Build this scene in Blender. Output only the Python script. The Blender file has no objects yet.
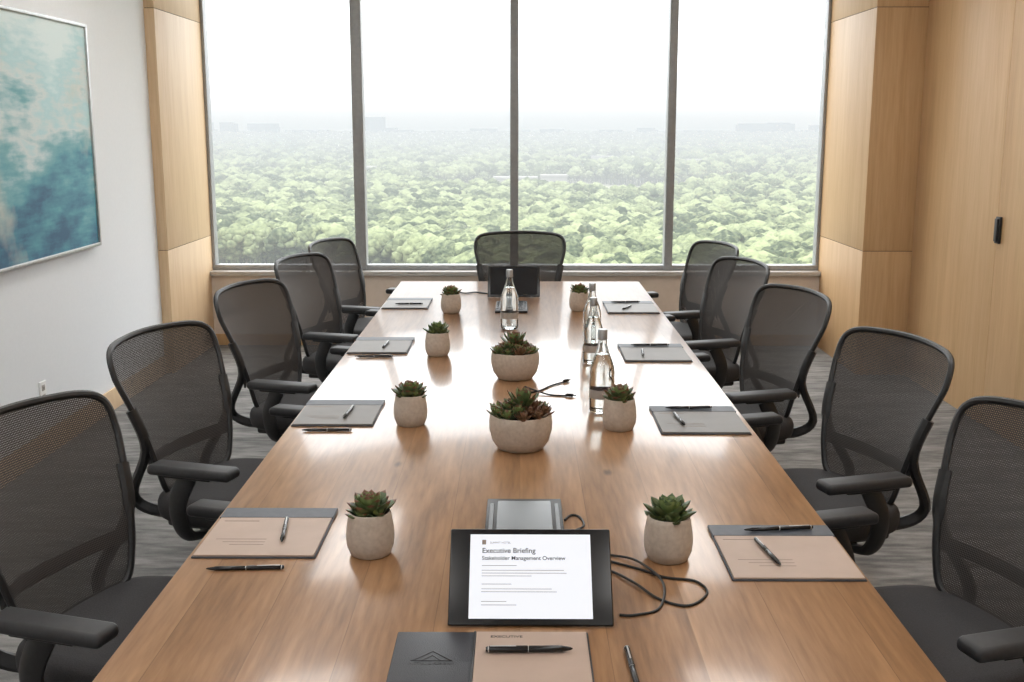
import bpy, bmesh, math, random
from mathutils import Vector, Matrix, noise
random.seed(7)
scene = bpy.context.scene
col = scene.collection
try:
    scene.view_settings.view_transform = 'Standard'
except Exception:
    pass

# ------------------------------------------------------------------ materials
def newmat(name):
    m = bpy.data.materials.new(name); m.use_nodes = True
    nt = m.node_tree
    return m, nt, nt.nodes, nt.links, nt.nodes['Principled BSDF']

def mat(name, c1, c2=None, scale=30, rough=0.6, metal=0.0, stretch=(1,1,1), bump=0.0, coat=0.0, spec=0.5, detail=4):
    m, nt, N, L, P = newmat(name)
    if c2 is None: c2 = tuple(c*0.85 for c in c1)
    tc = N.new('ShaderNodeTexCoord'); mp = N.new('ShaderNodeMapping'); mp.inputs['Scale'].default_value = stretch
    nz = N.new('ShaderNodeTexNoise'); nz.inputs['Scale'].default_value = scale; nz.inputs['Detail'].default_value = detail
    rp = N.new('ShaderNodeValToRGB')
    rp.color_ramp.elements[0].position = 0.3; rp.color_ramp.elements[1].position = 0.7
    rp.color_ramp.elements[0].color = (*c2, 1); rp.color_ramp.elements[1].color = (*c1, 1)
    L.new(tc.outputs['Object'], mp.inputs['Vector']); L.new(mp.outputs[0], nz.inputs['Vector'])
    L.new(nz.outputs['Fac'], rp.inputs['Fac']); L.new(rp.outputs[0], P.inputs['Base Color'])
    P.inputs['Roughness'].default_value = rough; P.inputs['Metallic'].default_value = metal
    P.inputs['Coat Weight'].default_value = coat; P.inputs['Specular IOR Level'].default_value = spec
    if bump > 0:
        b = N.new('ShaderNodeBump'); b.inputs['Strength'].default_value = bump; b.inputs['Distance'].default_value = 0.003
        L.new(nz.outputs['Fac'], b.inputs['Height']); L.new(b.outputs[0], P.inputs['Normal'])
    return m

def wood_mat(name, dark, mid, light, axis='Y', plank=0.0, rough=0.35, coat=0.0, grain=1.0, knots=False, tone=0.25):
    m, nt, N, L, P = newmat(name)
    tc = N.new('ShaderNodeTexCoord')
    sep = N.new('ShaderNodeSeparateXYZ'); L.new(tc.outputs['Object'], sep.inputs[0])
    def math_(op, a, b=None):
        n = N.new('ShaderNodeMath'); n.operation = op
        if hasattr(a, 'links'): L.new(a, n.inputs[0])
        else: n.inputs[0].default_value = a
        if b is not None:
            if hasattr(b, 'links'): L.new(b, n.inputs[1])
            else: n.inputs[1].default_value = b
        return n.outputs[0]
    if plank > 0:
        idx = math_('FLOOR', math_('DIVIDE', sep.outputs[0], plank))
        wn = N.new('ShaderNodeTexWhiteNoise'); wn.noise_dimensions = '1D'; L.new(idx, wn.inputs['W'])
        off = math_('MULTIPLY', wn.outputs['Value'], 37.0)
        rnd = wn.outputs['Value']
    else:
        off = 0.0; rnd = None
    comb = N.new('ShaderNodeCombineXYZ')
    if axis == 'Y':
        L.new(math_('MULTIPLY', sep.outputs[0], 9.0*grain), comb.inputs[0])
        L.new(math_('MULTIPLY', math_('ADD', sep.outputs[1], off), 0.8*grain), comb.inputs[1])
        L.new(sep.outputs[2], comb.inputs[2])
    else:
        L.new(math_('MULTIPLY', sep.outputs[0], 9.0*grain), comb.inputs[0])
        L.new(math_('MULTIPLY', sep.outputs[1], 9.0*grain), comb.inputs[1])
        L.new(math_('MULTIPLY', sep.outputs[2], 0.5*grain), comb.inputs[2])
    n1 = N.new('ShaderNodeTexNoise'); n1.inputs['Scale'].default_value = 1.3; n1.inputs['Detail'].default_value = 6
    n1.inputs['Roughness'].default_value = 0.6; n1.inputs['Distortion'].default_value = 0.6
    n2 = N.new('ShaderNodeTexNoise'); n2.inputs['Scale'].default_value = 9; n2.inputs['Detail'].default_value = 5
    L.new(comb.outputs[0], n1.inputs['Vector']); L.new(comb.outputs[0], n2.inputs['Vector'])
    f = math_('ADD', math_('MULTIPLY', n1.outputs['Fac'], 0.6), math_('MULTIPLY', n2.outputs['Fac'], 0.4))
    if rnd is not None:
        f = math_('ADD', f, math_('MULTIPLY', math_('SUBTRACT', rnd, 0.5), tone))
    rp = N.new('ShaderNodeValToRGB')
    e = rp.color_ramp.elements
    e[0].position = 0.30; e[0].color = (*dark, 1); e[1].position = 0.70; e[1].color = (*light, 1)
    k = e.new(0.48); k.color = (*mid, 1)
    L.new(f, rp.inputs['Fac'])
    out = rp.outputs[0]
    if knots:
        v = N.new('ShaderNodeTexVoronoi'); v.inputs['Scale'].default_value = 1.0
        cb = N.new('ShaderNodeCombineXYZ')
        nd = math_('MULTIPLY', n2.outputs['Fac'], 0.10)
        L.new(math_('ADD', math_('MULTIPLY', sep.outputs[0], 5.2), nd), cb.inputs[0]); L.new(math_('MULTIPLY', math_('ADD', sep.outputs[1], off), 2.2), cb.inputs[1])
        L.new(cb.outputs[0], v.inputs['Vector'])
        kr = N.new('ShaderNodeValToRGB'); kr.color_ramp.elements[0].position = 0.02; kr.color_ramp.elements[0].color = (0.9, 0.9, 0.9, 1)
        kr.color_ramp.elements[1].position = 0.085; kr.color_ramp.elements[1].color = (0, 0, 0, 1)
        L.new(v.outputs['Distance'], kr.inputs['Fac'])
        mx = N.new('ShaderNodeMix'); mx.data_type = 'RGBA'
        L.new(kr.outputs[0], mx.inputs['Factor']); L.new(out, mx.inputs[6]); mx.inputs[7].default_value = (dark[0]*0.35, dark[1]*0.3, dark[2]*0.3, 1)
        out = mx.outputs[2]
    if plank > 0:
        fr = math_('FRACT', math_('DIVIDE', sep.outputs[0], plank))
        ln = math_('LESS_THAN', fr, 0.010)
        mx = N.new('ShaderNodeMix'); mx.data_type = 'RGBA'
        L.new(math_('MULTIPLY', ln, 0.4), mx.inputs['Factor']); L.new(out, mx.inputs[6]); mx.inputs[7].default_value = (dark[0]*0.4, dark[1]*0.4, dark[2]*0.4, 1)
        out = mx.outputs[2]
    L.new(out, P.inputs['Base Color'])
    P.inputs['Roughness'].default_value = rough; P.inputs['Coat Weight'].default_value = coat; P.inputs['Coat Roughness'].default_value = 0.10
    b = N.new('ShaderNodeBump'); b.inputs['Strength'].default_value = 0.08; b.inputs['Distance'].default_value = 0.002
    L.new(n2.outputs['Fac'], b.inputs['Height']); L.new(b.outputs[0], P.inputs['Normal'])
    return m

M = {}
M['table'] = wood_mat('table_oak', (0.195,0.097,0.043), (0.32,0.168,0.078), (0.46,0.258,0.128), 'Y', plank=0.168, rough=0.28, coat=0.5, knots=True, tone=0.10)
M['veneer'] = wood_mat('veneer_wall', (0.50,0.305,0.145), (0.58,0.37,0.188), (0.65,0.44,0.24), 'Z', rough=0.45)
M['veneer_l'] = wood_mat('veneer_light', (0.59,0.41,0.235), (0.67,0.48,0.29), (0.74,0.56,0.36), 'Z', rough=0.45)
M['wall'] = mat('wall_paint', (0.81,0.83,0.85), (0.79,0.81,0.83), 60, 0.8, bump=0.05)
M['ceil'] = mat('ceiling_paint', (0.85,0.85,0.86), (0.82,0.82,0.83), 60, 0.9)
M['knee'] = mat('knee_wall_paint', (0.70,0.60,0.51), (0.66,0.56,0.47), 20, 0.7)
M['dark'] = mat('dark_gap', (0.06,0.04,0.025), None, 20, 0.9)
M['alu'] = mat('mullion_metal', (0.36,0.37,0.38), (0.32,0.33,0.34), 40, 0.45, metal=0.2)
M['silver'] = mat('silver_frame', (0.55,0.55,0.55), (0.45,0.45,0.45), 40, 0.35, metal=0.7)
M['sill'] = mat('sill_stone', (0.50,0.48,0.46), (0.44,0.42,0.40), 40, 0.4)
M['plastic'] = mat('chair_plastic', (0.022,0.022,0.023), (0.016,0.016,0.017), 80, 0.45)
M['seat'] = mat('seat_fabric', (0.045,0.043,0.045), (0.028,0.027,0.029), 300, 0.85, bump=0.3)
M['armpad'] = mat('arm_pad_rubber', (0.030,0.030,0.032), (0.023,0.023,0.025), 80, 0.5)
M['chrome'] = mat('chair_metal', (0.35,0.35,0.36), None, 40, 0.3, metal=0.9)
M['black'] = mat('black_gloss', (0.010,0.010,0.011), None, 20, 0.25)
M['matteblack'] = mat('black_matte', (0.02,0.02,0.022), None, 20, 0.5)
M['cable'] = mat('cable_rubber', (0.012,0.012,0.013), None, 20, 0.45)
M['greyglass'] = mat('hub_glass', (0.05,0.055,0.06), (0.04,0.044,0.048), 10, 0.2)
M['pot'] = mat('pot_concrete', (0.56,0.48,0.40), (0.46,0.385,0.315), 90, 0.75, bump=0.25)
M['soil'] = mat('soil', (0.05,0.03,0.02), (0.02,0.012,0.008), 200, 0.95, bump=1.0)
M['leaf'] = mat('succulent_leaf', (0.23,0.28,0.10), (0.12,0.175,0.055), 60, 0.45)
M['leafd'] = mat('succulent_leaf_dark', (0.12,0.165,0.065), (0.06,0.10,0.038), 60, 0.45)
M['tip'] = mat('succulent_tip', (0.22,0.10,0.06), (0.14,0.065,0.04), 60, 0.45)
M['leafr'] = mat('succulent_leaf_red', (0.23,0.11,0.065), (0.12,0.09,0.042), 50, 0.45)
M['leather'] = mat('folio_leather', (0.036,0.038,0.048), (0.026,0.027,0.034), 500, 0.45, bump=0.4)
M['emboss'] = mat('emboss_dark', (0.010,0.010,0.012), None, 100, 0.3)
M['page'] = mat('page_beige', (0.50,0.375,0.30), (0.45,0.335,0.265), 12, 0.55)
M['pageg'] = mat('page_grey', (0.18,0.165,0.15), (0.155,0.142,0.13), 12, 0.5)
M['cover'] = mat('cover_grey', (0.062,0.070,0.088), (0.046,0.053,0.068), 60, 0.5)
M['ink'] = mat('ink_print', (0.05,0.045,0.045), None, 60, 0.7)
M['inkfaint'] = mat('ink_faint', (0.30,0.24,0.20), None, 60, 0.7)
M['outlet'] = mat('outlet_plastic', (0.85,0.85,0.84), (0.8,0.8,0.8), 60, 0.4)
M['label'] = mat('bottle_label', (0.42,0.38,0.34), (0.36,0.33,0.30), 60, 0.5)
M['cap'] = mat('bottle_cap', (0.42,0.42,0.42), (0.34,0.34,0.34), 60, 0.35, metal=0.6)

# carpet
def carpet():
    m, nt, N, L, P = newmat('carpet')
    tc = N.new('ShaderNodeTexCoord')
    outs = []
    for sc, st in ((1.0,(1.6,5.0,1)), (1.0,(5,20,1)), (220,(1,1,1))):
        mp = N.new('ShaderNodeMapping'); mp.inputs['Scale'].default_value = st
        n = N.new('ShaderNodeTexNoise'); n.inputs['Scale'].default_value = sc*1.5; n.inputs['Detail'].default_value = 5
        L.new(tc.outputs['Object'], mp.inputs[0]); L.new(mp.outputs[0], n.inputs['Vector']); outs.append(n.outputs['Fac'])
    a = N.new('ShaderNodeMath'); a.operation='ADD'; L.new(outs[0], a.inputs[0]); L.new(outs[1], a.inputs[1])
    b = N.new('ShaderNodeMath'); b.operation='MULTIPLY_ADD'; L.new(outs[2], b.inputs[0]); b.inputs[1].default_value=0.4; L.new(a.outputs[0], b.inputs[2])
    rp = N.new('ShaderNodeValToRGB'); e = rp.color_ramp.elements
    mr = N.new('ShaderNodeMapRange'); mr.inputs[1].default_value=0.75; mr.inputs[2].default_value=1.7; L.new(b.outputs[0], mr.inputs[0])
    e[0].position=0.2; e[0].color=(0.115,0.112,0.113,1); e[1].position=0.8; e[1].color=(0.33,0.32,0.305,1)
    k=e.new(0.45); k.color=(0.20,0.195,0.19,1)
    L.new(mr.outputs[0], rp.inputs['Fac']); L.new(rp.outputs[0], P.inputs['Base Color'])
    P.inputs['Roughness'].default_value=0.95
    bp = N.new('ShaderNodeBump'); bp.inputs['Strength'].default_value=0.4; bp.inputs['Distance'].default_value=0.004
    L.new(outs[2], bp.inputs['Height']); L.new(bp.outputs[0], P.inputs['Normal'])
    return m
M['carpet'] = carpet()

# chair mesh fabric : woven with real holes
def meshfab():
    m, nt, N, L, P = newmat('chair_mesh_weave')
    P.inputs['Roughness'].default_value=0.7
    tc = N.new('ShaderNodeTexCoord'); s = N.new('ShaderNodeSeparateXYZ'); L.new(tc.outputs['Object'], s.inputs[0])
    def mt(op,a,b=None):
        n=N.new('ShaderNodeMath'); n.operation=op
        for i,v in enumerate((a,b)):
            if v is None: continue
            if hasattr(v,'links'): L.new(v,n.inputs[i])
            else: n.inputs[i].default_value=v
        return n.outputs[0]
    k=2*math.pi/0.0105
    p=mt('SINE', mt('MULTIPLY', mt('ADD',s.outputs[0],s.outputs[2]),k))
    q=mt('SINE', mt('MULTIPLY', mt('SUBTRACT',s.outputs[0],s.outputs[2]),k))
    pq=mt('MULTIPLY',p,q)
    h=mt('GREATER_THAN', pq, 0.70)
    rp=N.new('ShaderNodeValToRGB'); rp.color_ramp.elements[0].color=(0.078,0.070,0.067,1); rp.color_ramp.elements[1].color=(0.020,0.018,0.018,1)
    rp.color_ramp.elements[0].position=0.2; rp.color_ramp.elements[1].position=0.7
    L.new(mt('ADD',mt('MULTIPLY',pq,0.5),0.5),rp.inputs['Fac']); L.new(rp.outputs[0],P.inputs['Base Color'])
    tr=N.new('ShaderNodeBsdfTransparent'); mx=N.new('ShaderNodeMixShader')
    L.new(h,mx.inputs[0]); L.new(P.outputs[0],mx.inputs[1]); L.new(tr.outputs[0],mx.inputs[2])
    L.new(mx.outputs[0], N['Material Output'].inputs['Surface'])
    return m
M['mesh'] = meshfab()

def glassmat(name, ior=1.45, color=(1,1,1), rough=0.0):
    m, nt, N, L, P = newmat(name)
    P.inputs['Base Color'].default_value=(*color,1); P.inputs['Transmission Weight'].default_value=1; P.inputs['IOR'].default_value=ior
    P.inputs['Roughness'].default_value=rough
    return m
M['glass'] = glassmat('bottle_glass', 1.45, (0.94,0.96,0.95))
M['water'] = glassmat('water', 1.33, (0.97,0.98,0.98))

def paneglass():
    m, nt, N, L, P = newmat('window_glass')
    tr=N.new('ShaderNodeBsdfTransparent'); tr.inputs[0].default_value=(0.97,0.98,0.98,1)
    gl=N.new('ShaderNodeBsdfGlossy'); gl.inputs['Roughness'].default_value=0.0
    mx=N.new('ShaderNodeMixShader'); mx.inputs[0].default_value=0.03
    L.new(tr.outputs[0],mx.inputs[1]); L.new(gl.outputs[0],mx.inputs[2]); L.new(mx.outputs[0],N['Material Output'].inputs['Surface'])
    return m
M['pane'] = paneglass()

def emis(name, color, strength):
    m, nt, N, L, P = newmat(name)
    P.inputs['Base Color'].default_value=(*[c*0.3 for c in color],1)
    P.inputs['Emission Color'].default_value=(*color,1); P.inputs['Emission Strength'].default_value=strength
    P.inputs['Roughness'].default_value=0.2
    return m
M['screen'] = emis('screen_page', (0.93,0.95,1.0), 0.80)
M['panel_light'] = emis('light_panel', (1.0,0.98,0.95), 8.3)
M['darkscreen'] = mat('screen_off', (0.02,0.022,0.026), None, 10, 0.1)

# painting
def painting():
    m, nt, N, L, P = newmat('abstract_painting')
    tc=N.new('ShaderNodeTexCoord')
    mp=N.new('ShaderNodeMapping'); mp.inputs['Scale'].default_value=(1,0.9,1.7); mp.inputs['Location'].default_value=(0.7,0.4,0.2); L.new(tc.outputs['Object'],mp.inputs[0])
    n=N.new('ShaderNodeTexNoise'); n.inputs['Scale'].default_value=1.5; n.inputs['Detail'].default_value=7; n.inputs['Roughness'].default_value=0.58; n.inputs['Distortion'].default_value=0.15
    L.new(mp.outputs[0],n.inputs['Vector'])
    mq=N.new('ShaderNodeMapping'); mq.inputs['Scale'].default_value=(1,2.5,14); L.new(tc.outputs['Object'],mq.inputs[0])
    nb=N.new('ShaderNodeTexNoise'); nb.inputs['Scale'].default_value=2.0; nb.inputs['Detail'].default_value=6; L.new(mq.outputs[0],nb.inputs['Vector'])
    s=N.new('ShaderNodeSeparateXYZ'); L.new(tc.outputs['Object'],s.inputs[0])
    mr=N.new('ShaderNodeMapRange'); mr.inputs[1].default_value=-0.6; mr.inputs[2].default_value=0.6; L.new(s.outputs[2],mr.inputs[0])
    def mad(x,k,c):
        a=N.new('ShaderNodeMath'); a.operation='MULTIPLY_ADD'; L.new(x,a.inputs[0]); a.inputs[1].default_value=k
        if hasattr(c,'links'): L.new(c,a.inputs[2])
        else: a.inputs[2].default_value=c
        return a.outputs[0]
    b=mad(mr.outputs[0],0.80,-0.72)
    a=mad(n.outputs['Fac'],1.35,b)
    a=mad(nb.outputs['Fac'],0.40,a)
    rp=N.new('ShaderNodeValToRGB'); e=rp.color_ramp.elements
    e[0].position=0.08; e[0].color=(0.03,0.11,0.20,1); e[1].position=0.95; e[1].color=(0.66,0.77,0.77,1)
    for p,c in ((0.20,(0.05,0.20,0.29)),(0.32,(0.09,0.31,0.38)),(0.44,(0.17,0.40,0.44)),(0.54,(0.36,0.54,0.56)),(0.64,(0.60,0.67,0.66)),(0.76,(0.42,0.63,0.65))):
        k=e.new(p); k.color=(*c,1)
    L.new(a,rp.inputs['Fac'])
    n2=N.new('ShaderNodeTexNoise'); n2.inputs['Scale'].default_value=1.6; n2.inputs['Detail'].default_value=6
    mp2=N.new('ShaderNodeMapping'); mp2.inputs['Location'].default_value=(3.3,1.7,5.1); L.new(tc.outputs['Object'],mp2.inputs[0]); L.new(mp2.outputs[0],n2.inputs['Vector'])
    r2=N.new('ShaderNodeValToRGB'); r2.color_ramp.elements[0].position=0.58; r2.color_ramp.elements[0].color=(0,0,0,1); r2.color_ramp.elements[1].position=0.72; r2.color_ramp.elements[1].color=(0.75,0.75,0.75,1)
    L.new(n2.outputs['Fac'],r2.inputs['Fac'])
    mx=N.new('ShaderNodeMix'); mx.data_type='RGBA'; L.new(r2.outputs[0],mx.inputs['Factor']); L.new(rp.outputs[0],mx.inputs[6]); mx.inputs[7].default_value=(0.66,0.57,0.46,1)
    L.new(mx.outputs[2],P.inputs['Base Color']); P.inputs['Roughness'].default_value=0.6
    bp=N.new('ShaderNodeBump'); bp.inputs['Strength'].default_value=0.15; L.new(nb.outputs['Fac'],bp.inputs['Height']); L.new(bp.outputs[0],P.inputs['Normal'])
    return m
M['painting'] = painting()

# exterior materials with aerial haze as a function of world position
def hazy(name, c1, c2, scale, hz0=100, hz1=430, top=0.985, rand=False):
    m, nt, N, L, P = newmat(name)
    geo=N.new('ShaderNodeNewGeometry'); s=N.new('ShaderNodeSeparateXYZ'); L.new(geo.outputs['Position'],s.inputs[0])
    n=N.new('ShaderNodeTexNoise'); n.inputs['Scale'].default_value=scale; n.inputs['Detail'].default_value=5; n.inputs['Roughness'].default_value=0.7; L.new(geo.outputs['Position'],n.inputs['Vector'])
    def mt(op,a,b=None):
        nn=N.new('ShaderNodeMath'); nn.operation=op
        for i,v in enumerate((a,b)):
            if v is None: continue
            if hasattr(v,'links'): L.new(v,nn.inputs[i])
            else: nn.inputs[i].default_value=v
        return nn.outputs[0]
    fac=n.outputs['Fac']
    if rand:
        oi=N.new('ShaderNodeObjectInfo')
        fac=mt('ADD', fac, mt('MULTIPLY', mt('SUBTRACT', oi.outputs['Random'], 0.5), 0.40))
    rp=N.new('ShaderNodeValToRGB'); rp.color_ramp.elements[0].position=0.32; rp.color_ramp.elements[1].position=0.68
    rp.color_ramp.elements[0].color=(*c1,1); rp.color_ramp.elements[1].color=(*c2,1); L.new(fac,rp.inputs['Fac'])
    L.new(rp.outputs[0],P.inputs['Base Color']); P.inputs['Roughness'].default_value=0.9; P.inputs['Specular IOR Level'].default_value=0.1
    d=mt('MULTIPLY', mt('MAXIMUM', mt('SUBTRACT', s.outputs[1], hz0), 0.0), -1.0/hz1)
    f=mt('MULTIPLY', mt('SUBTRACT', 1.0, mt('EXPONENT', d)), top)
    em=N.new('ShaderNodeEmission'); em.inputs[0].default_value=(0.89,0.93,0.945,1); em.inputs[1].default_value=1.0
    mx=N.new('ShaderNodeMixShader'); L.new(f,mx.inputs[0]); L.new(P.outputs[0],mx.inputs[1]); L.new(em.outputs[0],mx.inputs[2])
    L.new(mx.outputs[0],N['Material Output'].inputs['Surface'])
    return m
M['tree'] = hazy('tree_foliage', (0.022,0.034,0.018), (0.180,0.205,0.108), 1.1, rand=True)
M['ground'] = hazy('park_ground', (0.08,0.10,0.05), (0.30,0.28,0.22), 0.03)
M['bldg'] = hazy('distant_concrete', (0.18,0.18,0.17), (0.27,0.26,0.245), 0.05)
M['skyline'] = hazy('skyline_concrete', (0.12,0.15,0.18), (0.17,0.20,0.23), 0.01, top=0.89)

# ------------------------------------------------------------------ helpers
def link(ob, parent=None):
    col.objects.link(ob)
    if parent is not None: ob.parent = parent
    return ob
def empty(name, loc=(0,0,0), rot=(0,0,0)):
    e = bpy.data.objects.new(name, None); e.empty_display_size=0.1; e.location=loc; e.rotation_euler=rot
    col.objects.link(e); return e
def finish(bm, name, mats, smooth=True, angle=40):
    bmesh.ops.recalc_face_normals(bm, faces=bm.faces)
    me = bpy.data.meshes.new(name); bm.to_mesh(me); bm.free()
    for mt_ in (mats if isinstance(mats,(list,tuple)) else [mats]): me.materials.append(mt_)
    if smooth:
        for p in me.polygons: p.use_smooth = True
        if angle < 179:
            try: me.set_sharp_from_angle(angle=math.radians(angle))
            except Exception: pass
    return me
def obj(name, me, parent=None, loc=(0,0,0), rot=(0,0,0)):
    o = bpy.data.objects.new(name, me); o.location=loc; o.rotation_euler=rot
    return link(o, parent)
def bm_box(bm, c, s, bevel=0.0, seg=3, mi=0, rot=None):
    r = bmesh.ops.create_cube(bm, size=1.0)
    vs = r['verts']
    for v in vs: v.co = Vector((v.co.x*s[0], v.co.y*s[1], v.co.z*s[2]))
    fs = set(f for v in vs for f in v.link_faces)
    if bevel > 0:
        es = list(set(e for v in vs for e in v.link_edges))
        r2 = bmesh.ops.bevel(bm, geom=es, offset=bevel, segments=seg, profile=0.5, affect='EDGES')
        fs = set(r2['faces']) | set(f for f in fs if f.is_valid)
        vs = list(set(v for f in fs for v in f.verts))
    for f in fs: f.material_index = mi
    for v in vs:
        if rot is not None: v.co = rot @ v.co
        v.co += Vector(c)
    return vs
def box(name, lo, hi, m, bevel=0.0, parent=None, seg=2):
    c = [(a+b)/2 for a,b in zip(lo,hi)]; s = [abs(b-a) for a,b in zip(lo,hi)]
    bm = bmesh.new(); bm_box(bm, (0,0,0), s, bevel, seg)
    return obj(name, finish(bm, name, m), parent, c)
def sweep(bm, pts, rn, rb=None, seg=10, closed=False, ref=(0,0,1), mi=0):
    pts=[Vector(p) for p in pts]; n=len(pts)
    if not isinstance(rn,(list,tuple)): rn=[rn]*n
    if rb is None: rb=rn
    if not isinstance(rb,(list,tuple)): rb=[rb]*n
    ref=Vector(ref); rings=[]
    for i,p in enumerate(pts):
        a=pts[(i-1)%n] if (closed or i>0) else p; b=pts[(i+1)%n] if (closed or i<n-1) else p
        t=(b-a).normalized(); nn=ref-t*ref.dot(t)
        if nn.length<1e-3: nn=Vector((1,0,0))-t*t.x
        nn.normalize(); bb=t.cross(nn)
        rings.append([bm.verts.new(p+nn*math.cos(2*math.pi*k/seg)*rn[i]+bb*math.sin(2*math.pi*k/seg)*rb[i]) for k in range(seg)])
    m_=n if closed else n-1
    for i in range(m_):
        A=rings[i]; B=rings[(i+1)%n]
        for k in range(seg):
            f=bm.faces.new((A[k],A[(k+1)%seg],B[(k+1)%seg],B[k])); f.material_index=mi
    if not closed:
        for R in (rings[0],rings[-1]):
            f=bm.faces.new(R); f.material_index=mi
def lathe(bm, prof, seg=32, mi=0, c=(0,0,0), cap=False):
    rings=[]
    for r,z in prof:
        if r<1e-6: rings.append([bm.verts.new((c[0],c[1],c[2]+z))])
        else: rings.append([bm.verts.new((c[0]+r*math.cos(2*math.pi*k/seg),c[1]+r*math.sin(2*math.pi*k/seg),c[2]+z)) for k in range(seg)])
    for A,B in zip(rings,rings[1:]):
        for k in range(seg):
            k2=(k+1)%seg
            if len(A)==1 and len(B)==1: continue
            if len(A)==1: f=bm.faces.new((A[0],B[k],B[k2]))
            elif len(B)==1: f=bm.faces.new((A[k],A[k2],B[0]))
            else: f=bm.faces.new((A[k],A[k2],B[k2],B[k]))
            f.material_index=mi
def catmull(P, per=6, closed=True):
    out=[]; n=len(P)
    rng = range(n) if closed else range(n-1)
    for i in rng:
        g=lambda j: Vector(P[j%n]) if closed else Vector(P[max(0,min(n-1,j))])
        p0,p1,p2,p3=g(i-1),g(i),g(i+1),g(i+2)
        for k in range(per):
            t=k/per
            out.append(0.5*((2*p1)+(-p0+p2)*t+(2*p0-5*p1+4*p2-p3)*t*t+(-p0+3*p1-3*p2+p3)*t**3))
    if not closed: out.append(Vector(P[-1]))
    return out

# ------------------------------------------------------------------ room
XL, XR, YW, H, YB = -2.51, 2.70, 8.75, 3.1, -2.6
PXR=2.36
box('floor', (XL-0.2,YB-0.2,-0.1), (XR+0.25,YW+0.2,0), M['carpet'])
box('ceiling', (XL-0.2,YB-0.2,H), (XR+0.25,YW+0.25,H+0.15), M['ceil'])
box('wall_left', (XL-0.15,YB,0), (XL,YW+0.2,H), M['wall'])
box('wall_back', (XL-0.15,YB-0.15,0), (XR+0.15,YB,H), M['wall'])
box('wall_right', (XR+0.05,YB,0), (XR+0.2,YW+0.2,H), M['dark'])
box('wall_front', (XL,YW-0.05,0), (XR,YW+0.15,0.56), M['knee'])
box('baseboard_left', (XL,YB,0), (XL+0.015,7.64,0.13), M['veneer_l'], 0.002)
box('baseboard_front', (XL+0.08,YW-0.065,0), (PXR,YW-0.05,0.09), M['veneer'], 0.002)
def pier(name, x0, x1, y0, y1, m):
    e=empty(name)
    box('core',(min(x0,x1)+0.004,y0+0.004,0),(max(x0,x1)-0.004,y1,H),M['dark'],parent=e)
    for i,(a,b) in enumerate(((0,0.868),(0.872,2.488),(2.492,H))):
        box('panel_%d'%(i+1),(x0,y0,a),(x1,y1+0.001,b),m,0.001,parent=e)
    return e
pier('trim_1', XL, -2.44, 7.66, YW+0.14, M['veneer_l'])
pier('trim_2', PXR, XR+0.03, 7.64, YW+0.14, M['veneer'])
ys=[YB,-1.4,-0.3,0.8,1.9,3.0,4.1,5.25,6.31,7.64]
pw=empty('trim_3'); pw2=empty('trim_4')
for i in range(len(ys)-1):
    if i==7: continue
    box('wall_panel_%d'%(i+1),(XR,ys[i]+0.002,0.0),(XR+0.03,ys[i+1]-0.002,H),M['veneer'],0.001,parent=pw if i<7 else pw2)
d=empty('door_1')
box('leaf',(XR,5.252,0.008),(XR+0.03,6.308,H),M['veneer'],0.001,parent=d)
bm=bmesh.new(); bm_box(bm,(-0.008,0,0),(0.016,0.055,0.15),0.004); bm_box(bm,(-0.020,0.0,0),(0.012,0.036,0.13),0.004)
obj('pull_handle',finish(bm,'pull_handle',M['matteblack']),d,(XR,6.272,1.14))
# window
w=empty('window_1')
X0,X1=-2.44,PXR
box('sill',(X0,YW-0.09,0.56),(X1,YW+0.15,0.595),M['sill'],0.004,parent=w)
box('frame_bottom',(X0,YW,0.595),(X1,YW+0.10,0.635),M['alu'],0.003,parent=w)
box('frame_top',(X0,YW,H-0.06),(X1,YW+0.10,H),M['alu'],0.003,parent=w)
for i,x in enumerate((X0+0.012,X1-0.012)):
    box('frame_side_%d'%(i+1),(x-0.012,YW,0.635),(x+0.012,YW+0.10,H-0.06),M['alu'],0.003,parent=w)
mul=(-1.255,-0.045,1.17)
for i,x in enumerate(mul):
    hw=0.042 if i==0 else 0.032
    box('mullion_%d'%(i+1),(x-hw,YW-0.02,0.60),(x+hw,YW+0.10,H),M['alu'],0.004,parent=w)
xs=[X0+0.01]+list(mul)+[X1-0.01]
for i in range(4):
    bm=bmesh.new()
    v=[bm.verts.new((xs[i],YW+0.06,0.63)),bm.verts.new((xs[i+1],YW+0.06,0.63)),bm.verts.new((xs[i+1],YW+0.06,H-0.05)),bm.verts.new((xs[i],YW+0.06,H-0.05))]
    bm.faces.new(v); obj('glass_pane_%d'%(i+1),finish(bm,'pane',M['pane'],False),w)
# glowing ceiling panels, out of view, added as fill for the room
for y in (-1.2,1.2,3.6,6.0):
    for x in (-1.35,1.35):
        e=empty('ceiling_light_panel',(x,y,H))
        box('housing',(-0.33,-0.63,-0.02),(0.33,0.63,0.0),M['outlet'],0.003,parent=e)
        box('diffuser',(-0.30,-0.60,-0.026),(0.30,0.60,-0.02),M['panel_light'],parent=e)

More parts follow.
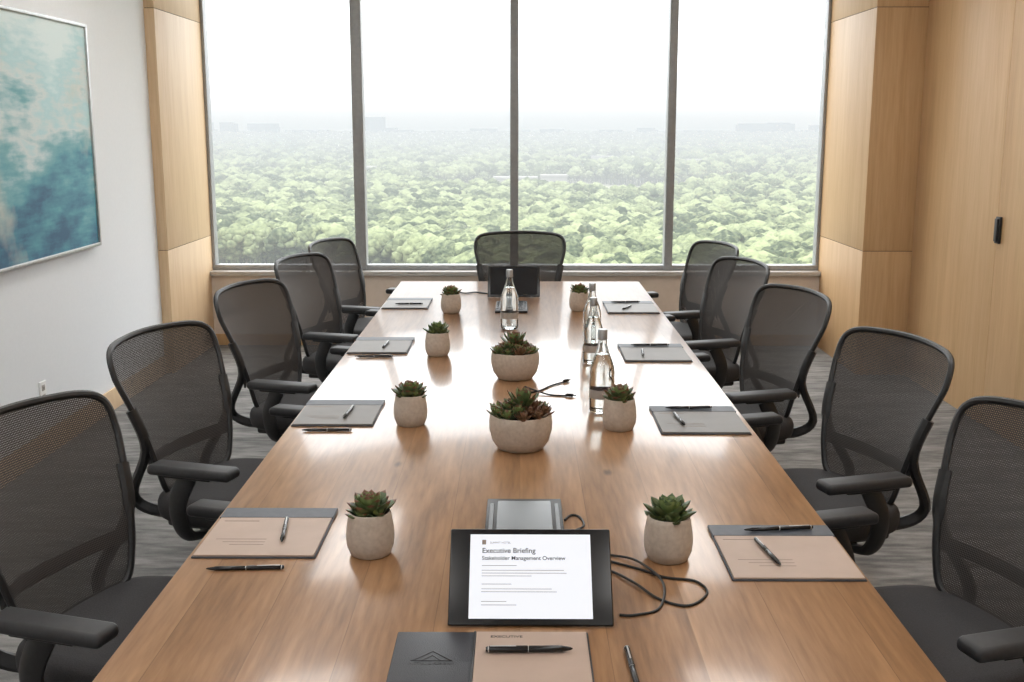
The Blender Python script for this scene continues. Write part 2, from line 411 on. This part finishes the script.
# painting + outlet
e=empty('abstract_painting',(XL,5.57,1.655))
bm=bmesh.new(); bm_box(bm,(0.018,0,0),(0.03,1.86,1.22)); obj('canvas',finish(bm,'canvas',M['painting']),e)
bm=bmesh.new()
for yy in (-0.94,0.94): bm_box(bm,(0.022,yy,0),(0.044,0.018,1.256),0.002)
for zz in (-0.619,0.619): bm_box(bm,(0.022,0,zz),(0.044,1.88,0.018),0.002)
obj('frame',finish(bm,'frame',M['silver']),e)
e=empty('wall_outlet',(XL,5.66,0.34))
bm=bmesh.new(); bm_box(bm,(0.004,0,0),(0.008,0.075,0.12),0.003); obj('plate',finish(bm,'plate',M['outlet']),e)
bm=bmesh.new()
for z in (-0.025,0.025):
    bm_box(bm,(0.0085,0,z),(0.003,0.034,0.03),0.001,mi=0)
    for y in (-0.007,0.007): bm_box(bm,(0.0102,y,z),(0.001,0.003,0.012),mi=1)
obj('sockets',finish(bm,'sockets',[M['label'],M['matteblack']]),e)

# ------------------------------------------------------------------ table
TZ=0.75; TH=0.755; Y0,Y1=1.58,6.98
t=empty('conference_table')
bm=bmesh.new(); bm_box(bm,(0,0,0),(2*TH,Y1-Y0,0.045),0.004,2)
obj('table_top',finish(bm,'table_top',M['table']),t,(0,(Y0+Y1)/2,TZ-0.0225))
box('under_frame',(-0.45,Y0+0.25,0.655),(0.45,Y1-0.25,0.705),M['matteblack'],0.004,parent=t)
for i,y in enumerate((2.3,4.28,6.25)):
    box('pedestal_%d'%(i+1),(-0.32,y-0.22,0.03),(0.32,y+0.22,0.655),M['table'],0.01,parent=t)
    box('plinth_%d'%(i+1),(-0.36,y-0.26,0.0),(0.36,y+0.26,0.03),M['matteblack'],0.005,parent=t)

# ------------------------------------------------------------------ chair
def back_y(s,z):
    v=(z-0.47)/0.53
    return -0.215 - 0.165*v + 0.022*math.sin(math.pi*max(0,min(1,v*1.25))) + 0.060*(s/0.3)**2
half=[(0,0.46),(0.12,0.465),(0.190,0.49),(0.224,0.57),(0.254,0.69),(0.284,0.81),(0.303,0.895),(0.293,0.962),(0.240,0.990),(0.12,0.999)]
ctrl=[(a,b,0) for a,b in half]+[(0,1.002,0)]+[(-a,b,0) for a,b in reversed(half[1:])]
outl=[(p.x,p.y) for p in catmull(ctrl,5,True)]
parts=[]
bm=bmesh.new()
sweep(bm,[(s,back_y(s,z),z) for s,z in outl],0.010,0.011,8,True,ref=(0,1,0))
for sx in (-1,1):
    sweep(bm,catmull([(sx*0.10,-0.10,0.405),(sx*0.17,-0.24,0.405),(sx*0.218,-0.31,0.47),(sx*0.250,back_y(0.250,0.65)-0.016,0.65),(sx*0.278,back_y(0.278,0.79)-0.004,0.79)],5,False),[0.016]*21,[0.022]*21,8,ref=(0,1,0))
sweep(bm,catmull([(-0.24,back_y(0.24,0.60)-0.02,0.60),(-0.12,back_y(0.12,0.59)-0.045,0.59),(0,back_y(0,0.585)-0.05,0.585),(0.12,back_y(0.12,0.59)-0.045,0.59),(0.24,back_y(0.24,0.60)-0.02,0.60)],4,False),0.006,0.022,8,ref=(0,1,0))
parts.append(('back_frame',finish(bm,'chair_back_frame',M['plastic'])))
bm=bmesh.new()
cx,cz=0,0.74; rings=[]; NR=10
for r in range(1,NR+1):
    f=r/NR; ring=[]
    for s,z in outl:
        ss=cx+(s-cx)*f; zz=cz+(z-cz)*f; ring.append(bm.verts.new((ss,back_y(ss,zz),zz)))
    rings.append(ring)
c0=bm.verts.new((0,back_y(0,cz),cz)); n=len(outl)
for k in range(n): bm.faces.new((c0,rings[0][k],rings[0][(k+1)%n]))
for A,B in zip(rings,rings[1:]):
    for k in range(n): bm.faces.new((A[k],B[k],B[(k+1)%n],A[(k+1)%n]))
parts.append(('back_mesh',finish(bm,'chair_back_mesh',M['mesh'])))
# seat cushion
bm=bmesh.new()
def seat_ring(sc,z):
    R=[]
    for k in range(48):
        a=2*math.pi*k/48; c,s_=math.cos(a),math.sin(a)
        e_=0.42; x=math.copysign(abs(c)**e_,c)*0.285*sc; y=math.copysign(abs(s_)**e_,s_)*0.265*sc
        x*=1-0.10*max(0,-y/0.265)
        zz=z - (0.03*max(0,(y-0.12)/0.13)**2 if z>0.45 else 0) + (0.014*(abs(x)/0.28)**2 if z>0.49 else 0)
        R.append(bm.verts.new((x,y+0.02,zz)))
    return R
prof=[(0.80,0.415),(0.93,0.417),(0.98,0.428),(1.0,0.45),(1.0,0.475),(0.98,0.492),(0.94,0.503),(0.85,0.507),(0.6,0.503),(0.3,0.500)]
RR=[seat_ring(a,b-0.02) for a,b in prof]
for A,B in zip(RR,RR[1:]):
    for k in range(48): bm.faces.new((A[k],A[(k+1)%48],B[(k+1)%48],B[k]))
bm.faces.new(RR[0]); bm.faces.new(RR[-1])
parts.append(('seat',finish(bm,'chair_seat',M['seat'],angle=60)))
bm=bmesh.new(); bm_box(bm,(0,0.0,0.385),(0.42,0.38,0.034),0.012,3); bm_box(bm,(0,-0.02,0.36),(0.16,0.24,0.05),0.015,3)
parts.append(('seat_pan',finish(bm,'chair_seat_pan',M['plastic'])))
AX=0.385; AY=0.045
bm=bmesh.new()
for sx in (-1,1):
    sweep(bm,catmull([(sx*0.16,-0.01,0.385),(sx*0.29,-0.01,0.385),(sx*0.355,-0.02,0.42),(sx*AX,-0.02,0.52),(sx*AX,AY-0.02,0.620)],5,False),0.015,0.032,10,ref=(1,0,0.01))
    bm_box(bm,(sx*AX,AY-0.01,0.624),(0.055,0.17,0.016),0.005)
parts.append(('arm_posts',finish(bm,'chair_arm_posts',M['plastic'])))
bm=bmesh.new()
for sx in (-1,1):
    vs=bm_box(bm,(sx*AX,AY,0.646),(0.092,0.30,0.034),0.0150,4)
    for v in vs:
        tt=(v.co.y-AY)/0.15; v.co.x=sx*AX+(v.co.x-sx*AX)*(1-0.14*tt*tt); v.co.z-=0.007*tt*tt
parts.append(('arm_pads',finish(bm,'chair_arm_pads',M['armpad'],angle=60)))
bm=bmesh.new(); lathe(bm,[(0,0.09),(0.028,0.09),(0.028,0.26),(0.018,0.262),(0.018,0.35),(0,0.35)],20)
parts.append(('gas_column',finish(bm,'chair_column',M['chrome'])))
bm=bmesh.new(); lathe(bm,[(0,0.07),(0.045,0.07),(0.05,0.09),(0.04,0.12),(0,0.125)],20)
for i in range(5):
    a=2*math.pi*i/5+0.3; c,s_=math.cos(a),math.sin(a)
    sweep(bm,[(c*r,s_*r,z) for r,z in ((0.02,0.098),(0.12,0.098),(0.22,0.088),(0.30,0.075))],[0.018,0.016,0.012,0.009],[0.026,0.022,0.018,0.014],8)
parts.append(('star_base',finish(bm,'chair_base',M['plastic'])))
bm=bmesh.new()
for i in range(5):
    a=2*math.pi*i/5+0.3; c,s_=math.cos(a),math.sin(a); p=Vector((c*0.295,s_*0.295,0.028)); tx=Vector((-s_,c,0))
    for q in (-1,1):
        sweep(bm,[p+tx*(q*0.008),p+tx*(q*0.026)],0.028,0.028,14)
    sweep(bm,[p+Vector((0,0,0.0)),p+Vector((0,0,0.05))],0.007,0.007,8,ref=(1,0,0))
parts.append(('casters',finish(bm,'chair_casters',M['matteblack'])))
def chair(x,y,rot):
    e=empty('office_chair',(x,y,0),(0,0,math.radians(rot)))
    for n_,me in parts: obj(n_,me,e)
A=17
for x,y in ((-0.950,2.63),(-0.965,3.75),(-0.930,4.92),(-0.910,6.03),(-0.895,6.92)): chair(x,y,-(90+A))
for x,y in ((1.005,2.58),(0.985,3.64),(0.905,4.76),(0.890,5.86),(0.905,6.76)): chair(x,y,90+A)
chair(0.0,7.25,180)

# ------------------------------------------------------------------ table objects
def pen(x0,y0,x1,y1,z=TZ,r=0.0052):
    a=Vector((x0,y0,0)); b=Vector((x1,y1,0)); L_=(b-a).length
    e=empty('pen',(x0,y0,z+r),(0,0,math.atan2(y1-y0,x1-x0)))
    bm=bmesh.new()
    pr=[(0.0,0.001),(0.004,0.0025),(0.018,0.0045),(0.019,0.0052),(L_*0.5,0.0052),(L_*0.505,0.0046),(L_*0.515,0.0046),(L_*0.52,0.0055),(L_*0.97,0.005),(L_,0.0035)]
    k=r/0.0055
    sweep(bm,[(p,0,0) for p,_ in pr],[q*k for _,q in pr],None,14)
    obj('barrel',finish(bm,'pen_barrel',M['black']),e)
    bm=bmesh.new(); bm_box(bm,(L_*0.80,0,r*0.98),(L_*0.30,0.0028,0.0016),0.0005,1)
    sweep(bm,[(L_*0.506,0,0),(L_*0.514,0,0)],0.0050*k,None,14); sweep(bm,[(L_*0.962,0,0),(L_*0.975,0,0)],0.0052*k,None,14)
    obj('clip',finish(bm,'pen_clip',M['silver']),e)
def notepad(x0,x1,y0,y1,page,lines=True,skew=0.0):
    e=empty('notepad',((x0+x1)/2,(y0+y1)/2,TZ),(0,0,skew)); w_=x1-x0; d_=y1-y0
    bm=bmesh.new(); bm_box(bm,(0,0,0.002),(w_,d_,0.004),0.0015,1); obj('cover',finish(bm,'pad_cover',M['cover']),e)
    bm=bmesh.new(); bm_box(bm,(0,-d_*0.10,0.006),(w_-0.008,d_*0.78,0.004),0.0008,1); obj('pages',finish(bm,'pad_pages',page),e)
    bm=bmesh.new(); bm_box(bm,(0,d_*0.385,0.0065),(w_,d_*0.22,0.005),0.0015,1); obj('binding',finish(bm,'pad_binding',M['cover']),e)
    if lines:
        bm=bmesh.new()
        for i in range(3): bm_box(bm,(-w_*0.18+0.01*i,-d_*(0.18+0.055*i),0.0082),(w_*(0.42-0.07*i),0.0022,0.0003))
        bm_box(bm,(-w_*0.28,d_*0.20,0.0082),(w_*0.3,0.004,0.0003))
        obj('printed_lines',finish(bm,'pad_lines',M['inkfaint'],False),e)
PT=TZ+0.0088
notepad(-0.745,-0.462,2.37,2.69,M['page'])
pen(-0.553,2.44,-0.573,2.60,PT); pen(-0.69,2.300,-0.52,2.310)
notepad(0.458,0.748,2.25,2.575,M['page'])
pen(0.537,2.525,0.706,2.545,TZ+0.0092); pen(0.575,2.31,0.552,2.47,PT)
notepad(-0.748,-0.478,3.50,3.83,M['pageg'])
pen(-0.585,3.56,-0.575,3.72,PT); pen(-0.70,3.44,-0.54,3.445)
notepad(0.450,0.738,3.41,3.75,M['pageg'])
pen(0.50,3.70,0.66,3.71,TZ+0.0092); pen(0.535,3.48,0.52,3.63,PT)
notepad(-0.748,-0.485,4.68,5.03,M['pageg'],False)
pen(-0.70,4.61,-0.54,4.615); pen(-0.60,4.75,-0.59,4.90,PT)
notepad(0.437,0.720,4.52,4.88,M['pageg'],False)
pen(0.49,4.82,0.66,4.83,TZ+0.0092); pen(0.52,4.58,0.53,4.72,PT)
notepad(-0.745,-0.494,5.88,6.23,M['pageg'],False)
pen(-0.68,5.98,-0.53,5.985,PT)
notepad(0.46,0.735,5.74,6.12,M['pageg'],False)
pen(0.50,6.05,0.66,6.06,TZ+0.0092); pen(0.54,5.80,0.60,5.92,PT)

# succulents
def leaf(bm, base, az, tilt, L_, W, mi, tipmi, curl=0.5):
    d=Vector((math.cos(az),math.sin(az),0)); side=Vector((-math.sin(az),math.cos(az),0)); up=Vector((0,0,1))
    rings=[]; p=Vector(base); prevt=0; seg=6
    prof=[(0,0.45),(0.25,0.75),(0.5,1.0),(0.72,0.95),(0.88,0.6),(0.97,0.2)]
    ang=tilt
    for t_,w_ in prof:
        ang=tilt+curl*t_
        p=p+(d*math.cos(ang)+up*math.sin(ang))*(L_*(t_-prevt)); prevt=t_
        nrm=-d*math.sin(ang)+up*math.cos(ang)
        rings.append([bm.verts.new(p+side*(W*w_*math.cos(2*math.pi*k/seg))+nrm*(W*0.32*max(w_,0.3)*math.sin(2*math.pi*k/seg) + W*0.25*w_*abs(math.cos(2*math.pi*k/seg))**2)) for k in range(seg)])
    tip=bm.verts.new(p+(d*math.cos(ang)+up*math.sin(ang))*(L_*0.06))
    for i,(A_,B_) in enumerate(zip(rings,rings[1:])):
        for k in range(seg):
            f=bm.faces.new((A_[k],A_[(k+1)%seg],B_[(k+1)%seg],B_[k])); f.material_index = tipmi if i>=4 else mi
    for k in range(seg):
        f=bm.faces.new((rings[-1][k],rings[-1][(k+1)%seg],tip)); f.material_index=tipmi
def rosette(bm, c, R, n_, rnd, mi_in=0, mi_out=1, tipmi=2, wide=0.24, lift=0.0):
    for i in range(n_):
        u=i/(n_-1)
        az=i*2.39996+rnd.uniform(-.1,.1)
        tilt=math.radians(78-66*u+rnd.uniform(-5,5))+lift
        L_=R*(0.55+0.5*u)*rnd.uniform(.9,1.08)
        leaf(bm,(c[0]+math.cos(az)*R*0.10*u,c[1]+math.sin(az)*R*0.10*u,c[2]+R*0.25*(1-u)),az,tilt,L_,R*wide*(0.7+0.4*u),mi_in if u<0.6 else mi_out,tipmi,0.45)
def planter_meshes(seed,kind):
    rnd=random.Random(seed)
    bm=bmesh.new()
    if kind=='small':
        R,Hh=0.0555,0.103
        pr=[(0,0),(R*0.72,0),(R*0.82,Hh*0.03),(R*0.96,Hh*0.22),(R,Hh*0.42),(R*0.97,Hh*0.65),(R*0.89,Hh*0.90),(R*0.86,Hh*0.985),(R*0.83,Hh),(R*0.79,Hh*0.985),(R*0.77,Hh*0.85),(R*0.77,Hh*0.80)]
    else:
        R,Hh=0.096,0.110
        pr=[(0,0),(R*0.62,0),(R*0.72,Hh*0.03),(R*0.90,Hh*0.25),(R*0.99,Hh*0.55),(R,Hh*0.75),(R*0.975,Hh*0.95),(R*0.95,Hh),(R*0.915,Hh*0.985),(R*0.91,Hh*0.85),(R*0.91,Hh*0.80)]
    lathe(bm,pr,40); pot=finish(bm,'planter_pot',M['pot'],angle=60)
    bm=bmesh.new(); rs=R*(0.767 if kind=='small' else 0.908)
    lathe(bm,[(0,Hh*0.92),(rs*0.6,Hh*0.90),(rs,Hh*0.84)],24); soil=finish(bm,'planter_soil',M['soil'])
    bm=bmesh.new()
    if kind=='small':
        rosette(bm,(0,0,Hh*0.90),0.062,30,rnd,wide=0.25)
        for k in range(4):
            a=k*1.57+seed; rosette(bm,(math.cos(a)*0.026,math.sin(a)*0.026,Hh*0.88),0.036,13,rnd,wide=0.26)
        mats=[M['leaf'],M['leafd'],M['tip'] if seed%2 else M['leafd']]
    else:
        mats=[M['leaf'],M['leafd'],M['tip'],M['leafr']]
        pts=[(0,0)]+[(math.cos(a*1.05)*0.042,math.sin(a*1.05)*0.042) for a in range(6)]+[(math.cos(a*0.7+.3)*0.072,math.sin(a*0.7+.3)*0.072) for a in range(9)]
        for k,(x,y) in enumerate(pts):
            red=rnd.random()<0.42
            rosette(bm,(x,y,Hh*0.90+0.026*(1-min(1,math.hypot(x,y)/0.08))*rnd.uniform(.6,1.6)),rnd.uniform(0.032,0.045),rnd.randint(15,20),rnd,3 if red else 0,3 if red else 1,2,wide=0.22)
        rosette(bm,(0.01,0,Hh*0.95+0.020),0.070,26,rnd,0,1,2,wide=0.15,lift=0.15)
    pl=finish(bm,'succulent_leaves',mats,angle=60)
    return pot,soil,pl
smalls=[planter_meshes(s,'small') for s in (1,2,3)]
def put(name,ms,x,y,rot=0,s=1):
    e=empty(name,(x,y,TZ),(0,0,rot)); e.scale=(s,s,s)
    for n_,me in zip(('pot','soil','succulent'),ms): obj(n_,me,e)
for i,(x,y) in enumerate(((-0.341,2.405),(0.336,2.38),(-0.358,3.53),(0.322,3.48),(-0.352,4.66),(-0.362,5.77),(0.317,5.85))):
    put('potted_succulent',smalls[i%3],x,y,i*1.3,(1,1,1,1,.98,.98,.98)[i])
put('succulent_bowl',planter_meshes(11,'bowl'),0.003,3.26,0.3)
put('succulent_bowl',planter_meshes(14,'bowl'),-0.018,4.22,1.9,0.98)

# bottles
def bottle_meshes():
    out=[(0,0),(0.034,0),(0.0395,0.004),(0.041,0.012),(0.041,0.135),(0.039,0.15),(0.032,0.172),(0.022,0.198),(0.0155,0.222),(0.0135,0.245),(0.0135,0.262)]
    inn=[(0.0115,0.262),(0.0115,0.245),(0.0135,0.222),(0.0195,0.198),(0.0295,0.172),(0.0365,0.15),(0.0385,0.135),(0.0385,0.012),(0.036,0.008),(0,0.007)]
    bm=bmesh.new(); lathe(bm,out+inn,36); g=finish(bm,'bottle_glass',M['glass'],angle=60)
    bm=bmesh.new(); lathe(bm,[(0,0.0075),(0.0355,0.0085),(0.038,0.0125),(0.038,0.135),(0.036,0.15),(0.029,0.172),(0.0205,0.193),(0,0.193)],36); wt=finish(bm,'bottle_water',M['water'],angle=60)
    bm=bmesh.new(); lathe(bm,[(0.0414,0.050),(0.0416,0.051),(0.0416,0.078),(0.0414,0.079)],36); lb=finish(bm,'bottle_label',M['label'])
    bm=bmesh.new(); lathe(bm,[(0.0138,0.240),(0.0155,0.241),(0.0155,0.272),(0.0135,0.2745),(0,0.2745)],28); cp=finish(bm,'bottle_cap',M['cap'])
    return g,wt,lb,cp
BM=bottle_meshes()
for x,y,s in ((0.281,3.70,1.05),(0.302,4.50,1.0),(0.325,4.93,1.0),(-0.05,5.30,1.05)):
    e=empty('water_bottle',(x,y,TZ)); e.scale=(s,s,s)
    for n_,me in zip(('glass_body','water','label','cap'),BM): obj(n_,me,e)

# power hubs
def hub(x,y,w_,d_):
    e=empty('table_power_hub',(x,y,TZ))
    bm=bmesh.new(); bm_box(bm,(0,0,0.007),(w_,d_,0.014),0.003,2); obj('housing',finish(bm,'hub_housing',M['matteblack']),e)
    bm=bmesh.new(); bm_box(bm,(0,0,0.0155),(w_*0.72,d_*0.8,0.004),0.001,1); obj('lid',finish(bm,'hub_lid',M['greyglass']),e)
    bm=bmesh.new()
    for s in (-1,1): bm_box(bm,(s*w_*0.43,0,0.0145),(w_*0.06,d_*0.7,0.003),0.0008,1)
    obj('socket_rails',finish(bm,'hub_rails',M['black']),e)
hub(0.012,2.61,0.19,0.28); hub(-0.045,5.92,0.17,0.34)

# tablets
def text(name,body,size,m,parent,loc,align='LEFT',bold=0.0):
    c=bpy.data.curves.new(name,'FONT'); c.body=body; c.size=size; c.align_x=align; c.extrude=0.0001; c.offset=bold; c.materials.append(m)
    o=bpy.data.objects.new(name,c); o.location=loc; return link(o,parent)
def tablet(x,y,w_,h_,tilt,on):
    a=math.radians(tilt); e=empty('tablet_computer',(x,y,TZ+0.0085*math.cos(a)),(a,0,0))
    bm=bmesh.new(); bm_box(bm,(0,h_/2,-0.004),(w_,h_,0.008),0.0035,3); obj('body',finish(bm,'tablet_body',M['black']),e)
    bm=bmesh.new()
    sx,sy=(w_*0.75,h_*0.87) if on else (w_*0.9,h_*0.86)
    bm_box(bm,(0,h_*0.5,0.0003),(sx,sy,0.0008)); obj('screen',finish(bm,'tablet_screen',M['screen'] if on else M['darkscreen'],False),e)
    L0=h_*0.62
    foot_dy=h_*0.74
    dz=-0.0085*math.cos(a)+0.0045
    ly=foot_dy*math.cos(a)+dz*math.sin(a); lz=-foot_dy*math.sin(a)+dz*math.cos(a)
    bm=bmesh.new(); sweep(bm,[(0,L0,-0.009),(0,ly,lz)],0.003,w_*0.28,8,ref=(0,1,0))
    sweep(bm,[(0,0.02,-0.011),(0,h_*0.8,-0.011)],0.003,w_*0.30,8,ref=(0,0,1))
    obj('stand',finish(bm,'tablet_stand',M['matteblack']),e)
    if on:
        L=-sx/2+0.028; T=h_*0.5+sy/2; z=0.0009
        text('heading_1','Executive Briefing',0.0150,M['ink'],e,(L-0.004,T-0.040,z),bold=0.0002)
        text('heading_2','Stakeholder Management Overview',0.0116,M['ink'],e,(L-0.004,T-0.055,z),bold=0.00015)
        text('logo_text','SUMMIT HOTEL',0.0060,M['inkfaint'],e,(L+0.012,T-0.020,z))
        bm=bmesh.new(); bm_box(bm,(L,T-0.017,z),(0.008,0.010,0.0003))
        for i,(dy,ww) in enumerate(((0.067,0.07),(0.077,0.165),(0.083,0.17),(0.089,0.10),(0.106,0.06),(0.116,0.14),(0.122,0.15),(0.142,0.05),(0.149,0.07))):
            bm_box(bm,(L-0.004+ww/2,T-dy,z),(ww,0.0010,0.0003))
        obj('body_copy',finish(bm,'tablet_copy',M['inkfaint'],False),e)
tablet(0.022,2.02,0.325,0.203,46,True)
tablet(-0.035,6.30,0.30,0.19,62,False)

# leather folio
e=empty('leather_folio',(-0.055,1.850,TZ))
bm=bmesh.new(); bm_box(bm,(0.004,0,0.003),(0.366,0.285,0.006),0.0028,2); obj('cover',finish(bm,'folio_cover',M['leather']),e)
bm=bmesh.new(); bm_box(bm,(0.078,-0.003,0.008),(0.210,0.274,0.005),0.001,1); obj('note_block',finish(bm,'folio_notes',M['page']),e)
bm=bmesh.new(); sweep(bm,[(-0.030,-0.14,0.0065),(-0.030,0.14,0.0065)],0.0022,None,8); obj('spine_fold',finish(bm,'folio_spine',M['emboss']),e)
bm=bmesh.new()
def ln(a,b): sweep(bm,[(a[0]+0.007,a[1]-0.020,0.0062),(b[0]+0.007,b[1]-0.020,0.0062)],0.0006,0.0011,6)
for a,b in (((-0.145,0.045),(-0.112,0.080)),((-0.112,0.080),(-0.078,0.045)),((-0.128,0.045),(-0.112,0.064)),((-0.112,0.064),(-0.096,0.045)),((-0.150,0.043),(-0.074,0.043))): ln(a,b)
obj('embossed_emblem',finish(bm,'folio_emblem',M['emboss']),e)
text('embossed_name','HOTEL & RESORT',0.0105,M['emboss'],e,(-0.105,0.008,0.0062),'CENTER',0.0002)
text('note_heading','EXECUTIVE',0.012,M['ink'],e,(0.0,0.108,0.0107),'LEFT',0.0002)
text('note_text','Meeting Notes',0.010,M['inkfaint'],e,(0.04,0.05,0.0107),'LEFT')
pen(0.098,1.900,-0.062,1.896,TZ+0.0108,0.0065)
pen(0.206,1.77,0.200,1.93,TZ,0.006)

# cables
def cable(name,pts,r=0.0026,plug=None):
    bm=bmesh.new(); P=catmull([(x,y,TZ+r+0.0003+(z if z else 0)) for x,y,z in pts],8,False)
    sweep(bm,P,r,None,8)
    e=empty(name); obj('cord',finish(bm,'cord',M['cable']),e)
    if plug:
        bm=bmesh.new()
        a=P[-1]; d_=(P[-1]-P[-3]).normalized()
        a=Vector((a.x,a.y,TZ+0.0065)); d_.z=0
        sweep(bm,[a-d_*0.004,a,a+d_*0.022,a+d_*0.025],[0.003,0.006,0.006,0.004],[0.004,0.008,0.008,0.006],10)
        sweep(bm,[a+d_*0.025,a+d_*0.035],0.002,0.004,8)
        obj('plug',finish(bm,'plug',M['black']),e)
cable('charging_cable',[(0.195,2.36,0),(0.264,2.31,0),(0.315,2.265,0),(0.378,2.244,0),(0.392,2.18,0),(0.345,2.12,0),(0.289,2.151,0),(0.245,2.225,.004),(0.202,2.297,0),(0.17,2.30,0)],0.0029)
cable('charging_cable',[(0.17,2.40,0),(0.21,2.39,0),(0.262,2.345,.005),(0.305,2.23,.005),(0.285,2.11,0),(0.232,2.075,0),(0.20,2.075,0)],0.0029)
cable('power_cord',[(0.112,2.62,0),(0.13,2.655,0),(0.150,2.64,0),(0.157,2.58,0),(0.130,2.535,0),(0.118,2.45,0)],0.003)
cable('usb_cable',[(0.02,3.95,0),(0.07,3.99,0),(0.12,4.08,0),(0.17,4.14,0)],0.0032,True)
cable('usb_cable',[(0.02,4.06,0),(0.06,3.97,.006),(0.11,3.93,0),(0.17,3.915,0)],0.0032,True)
cable('power_cord',[(-0.19,6.42,0),(-0.26,6.48,0),(-0.32,6.44,0),(-0.37,6.50,0)],0.004,True)

# ------------------------------------------------------------------ exterior
GZ=-28
bm=bmesh.new()
v=[bm.verts.new(p) for p in ((-4000,40,GZ),(4000,40,GZ),(4000,9000,GZ),(-4000,9000,GZ))]; bm.faces.new(v)
obj('ground',finish(bm,'ground',M['ground'],False))
rnd=random.Random(5)
blds=[]
bm=bmesh.new()
for i in range(45):
    Y=rnd.uniform(480,1600); X=rnd.uniform(-0.32,0.32)*Y
    w_=rnd.uniform(8,22); hh=rnd.uniform(6,9.5); dd=rnd.uniform(8,14)
    bm_box(bm,(X,Y,GZ+hh/2),(w_,dd,hh)); bm_box(bm,(X,Y,GZ+hh+0.4),(w_*1.04,dd*1.04,0.8)); blds.append((X,Y,w_/2+6,dd/2+6))
obj('low_buildings',finish(bm,'low_buildings',M['bldg'],False))
def tree_mesh(seed):
    r=random.Random(seed); bm=bmesh.new()
    for k in range(34):
        u=r.random(); a=r.uniform(0,6.28); el=math.asin(min(1,0.02+0.98*u))
        rr=0.40*(0.75+0.25*r.random())
        c=Vector((math.cos(a)*math.cos(el)*rr, math.sin(a)*math.cos(el)*rr, 0.50+math.sin(el)*rr*0.95))
        if k<5: c=Vector((r.uniform(-.1,.1),r.uniform(-.1,.1),0.55+0.05*k)); rad=0.26
        else: rad=r.uniform(0.075,0.135)
        res=bmesh.ops.create_icosphere(bm,subdivisions=2,radius=rad)
        for vv in res['verts']:
            nn=noise.noise(vv.co*22+Vector((seed*3,k,0)))
            vv.co=vv.co*(1+0.45*nn); vv.co.z*=0.8; vv.co+=c
    sweep(bm,[(0,0,0),(0,0,0.5)],0.03,None,6,ref=(1,0,0))
    return finish(bm,'tree_crown',M['tree'],True,180)
NV=5; lists=[[] for _ in range(NV)]
for i in range(34000):
    Y=165*(15.0)**rnd.random(); X=rnd.uniform(-1,1)*(0.36*Y+20)
    nz=noise.noise(Vector((X*0.014,Y*0.007,3.1)))
    if nz<(-0.16 if Y>330 else -0.28): continue
    if any(abs(X-b[0])<b[2] and abs(Y-b[1])<b[3] for b in blds): continue
    s=rnd.uniform(5.0,10.5)*(1+max(0,(Y-350))/1600)
    lists[i%NV].append((X,Y,s,rnd.uniform(0,6.28)))
for k in range(NV):
    bm=bmesh.new()
    for X,Y,s,a in lists[k]:
        h_=s/2
        vs=[bm.verts.new((X+h_*math.sqrt(2)*math.cos(a+j*math.pi/2),Y+h_*math.sqrt(2)*math.sin(a+j*math.pi/2),GZ)) for j in range(4)]
        bm.faces.new(vs)
    me=bpy.data.meshes.new('tree_scatter'); bm.to_mesh(me); bm.free(); me.materials.append(M['tree'])
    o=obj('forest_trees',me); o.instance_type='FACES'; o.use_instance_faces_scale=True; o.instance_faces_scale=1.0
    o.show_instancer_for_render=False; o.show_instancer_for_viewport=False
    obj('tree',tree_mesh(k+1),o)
bm=bmesh.new()
bm_box(bm,(-335,2560,GZ+22),(56,40,60))
for i in range(80):
    X=rnd.uniform(-0.42,0.42)*2800; hh=rnd.uniform(14,34)*(1.35 if (X<-550 or X>500) else 0.85); bm_box(bm,(X,2800+rnd.uniform(-180,300),GZ+hh/2),(rnd.uniform(20,80),30,hh))
obj('city_skyline',finish(bm,'city_skyline',M['skyline'],False))

# ------------------------------------------------------------------ world & sun
wd=bpy.data.worlds.new('overcast_sky'); scene.world=wd; wd.use_nodes=True
N=wd.node_tree.nodes; L=wd.node_tree.links; bg=N['Background']
tc=N.new('ShaderNodeTexCoord'); sp=N.new('ShaderNodeSeparateXYZ'); L.new(tc.outputs['Generated'],sp.inputs[0])
rp=N.new('ShaderNodeValToRGB'); e_=rp.color_ramp.elements
e_[0].position=0.0; e_[0].color=(0.160,0.167,0.169,1); e_[1].position=0.5; e_[1].color=(0.98,0.99,1.0,1)
k=e_.new(0.010); k.color=(0.170,0.175,0.177,1); k=e_.new(0.05); k.color=(0.29,0.295,0.30,1); k=e_.new(0.16); k.color=(0.72,0.74,0.75,1)
L.new(sp.outputs[2],rp.inputs['Fac']); L.new(rp.outputs[0],bg.inputs['Color']); bg.inputs['Strength'].default_value=5.8
sl=bpy.data.lights.new('sun','SUN'); sl.energy=2.4; sl.angle=math.radians(6); sl.color=(1,0.96,0.9)
so=bpy.data.objects.new('sun',sl); so.rotation_euler=(math.radians(42),math.radians(-18),0); so.location=(0,0,30); link(so)

# ------------------------------------------------------------------ camera
cd=bpy.data.cameras.new('camera'); cd.sensor_width=36; cd.lens=1110/1024*36; cd.clip_end=12000
co=bpy.data.objects.new('camera',cd); co.location=(0,0,1.71); co.rotation_euler=(math.radians(90-10.91),0,math.radians(0.41))
link(co); scene.camera=co
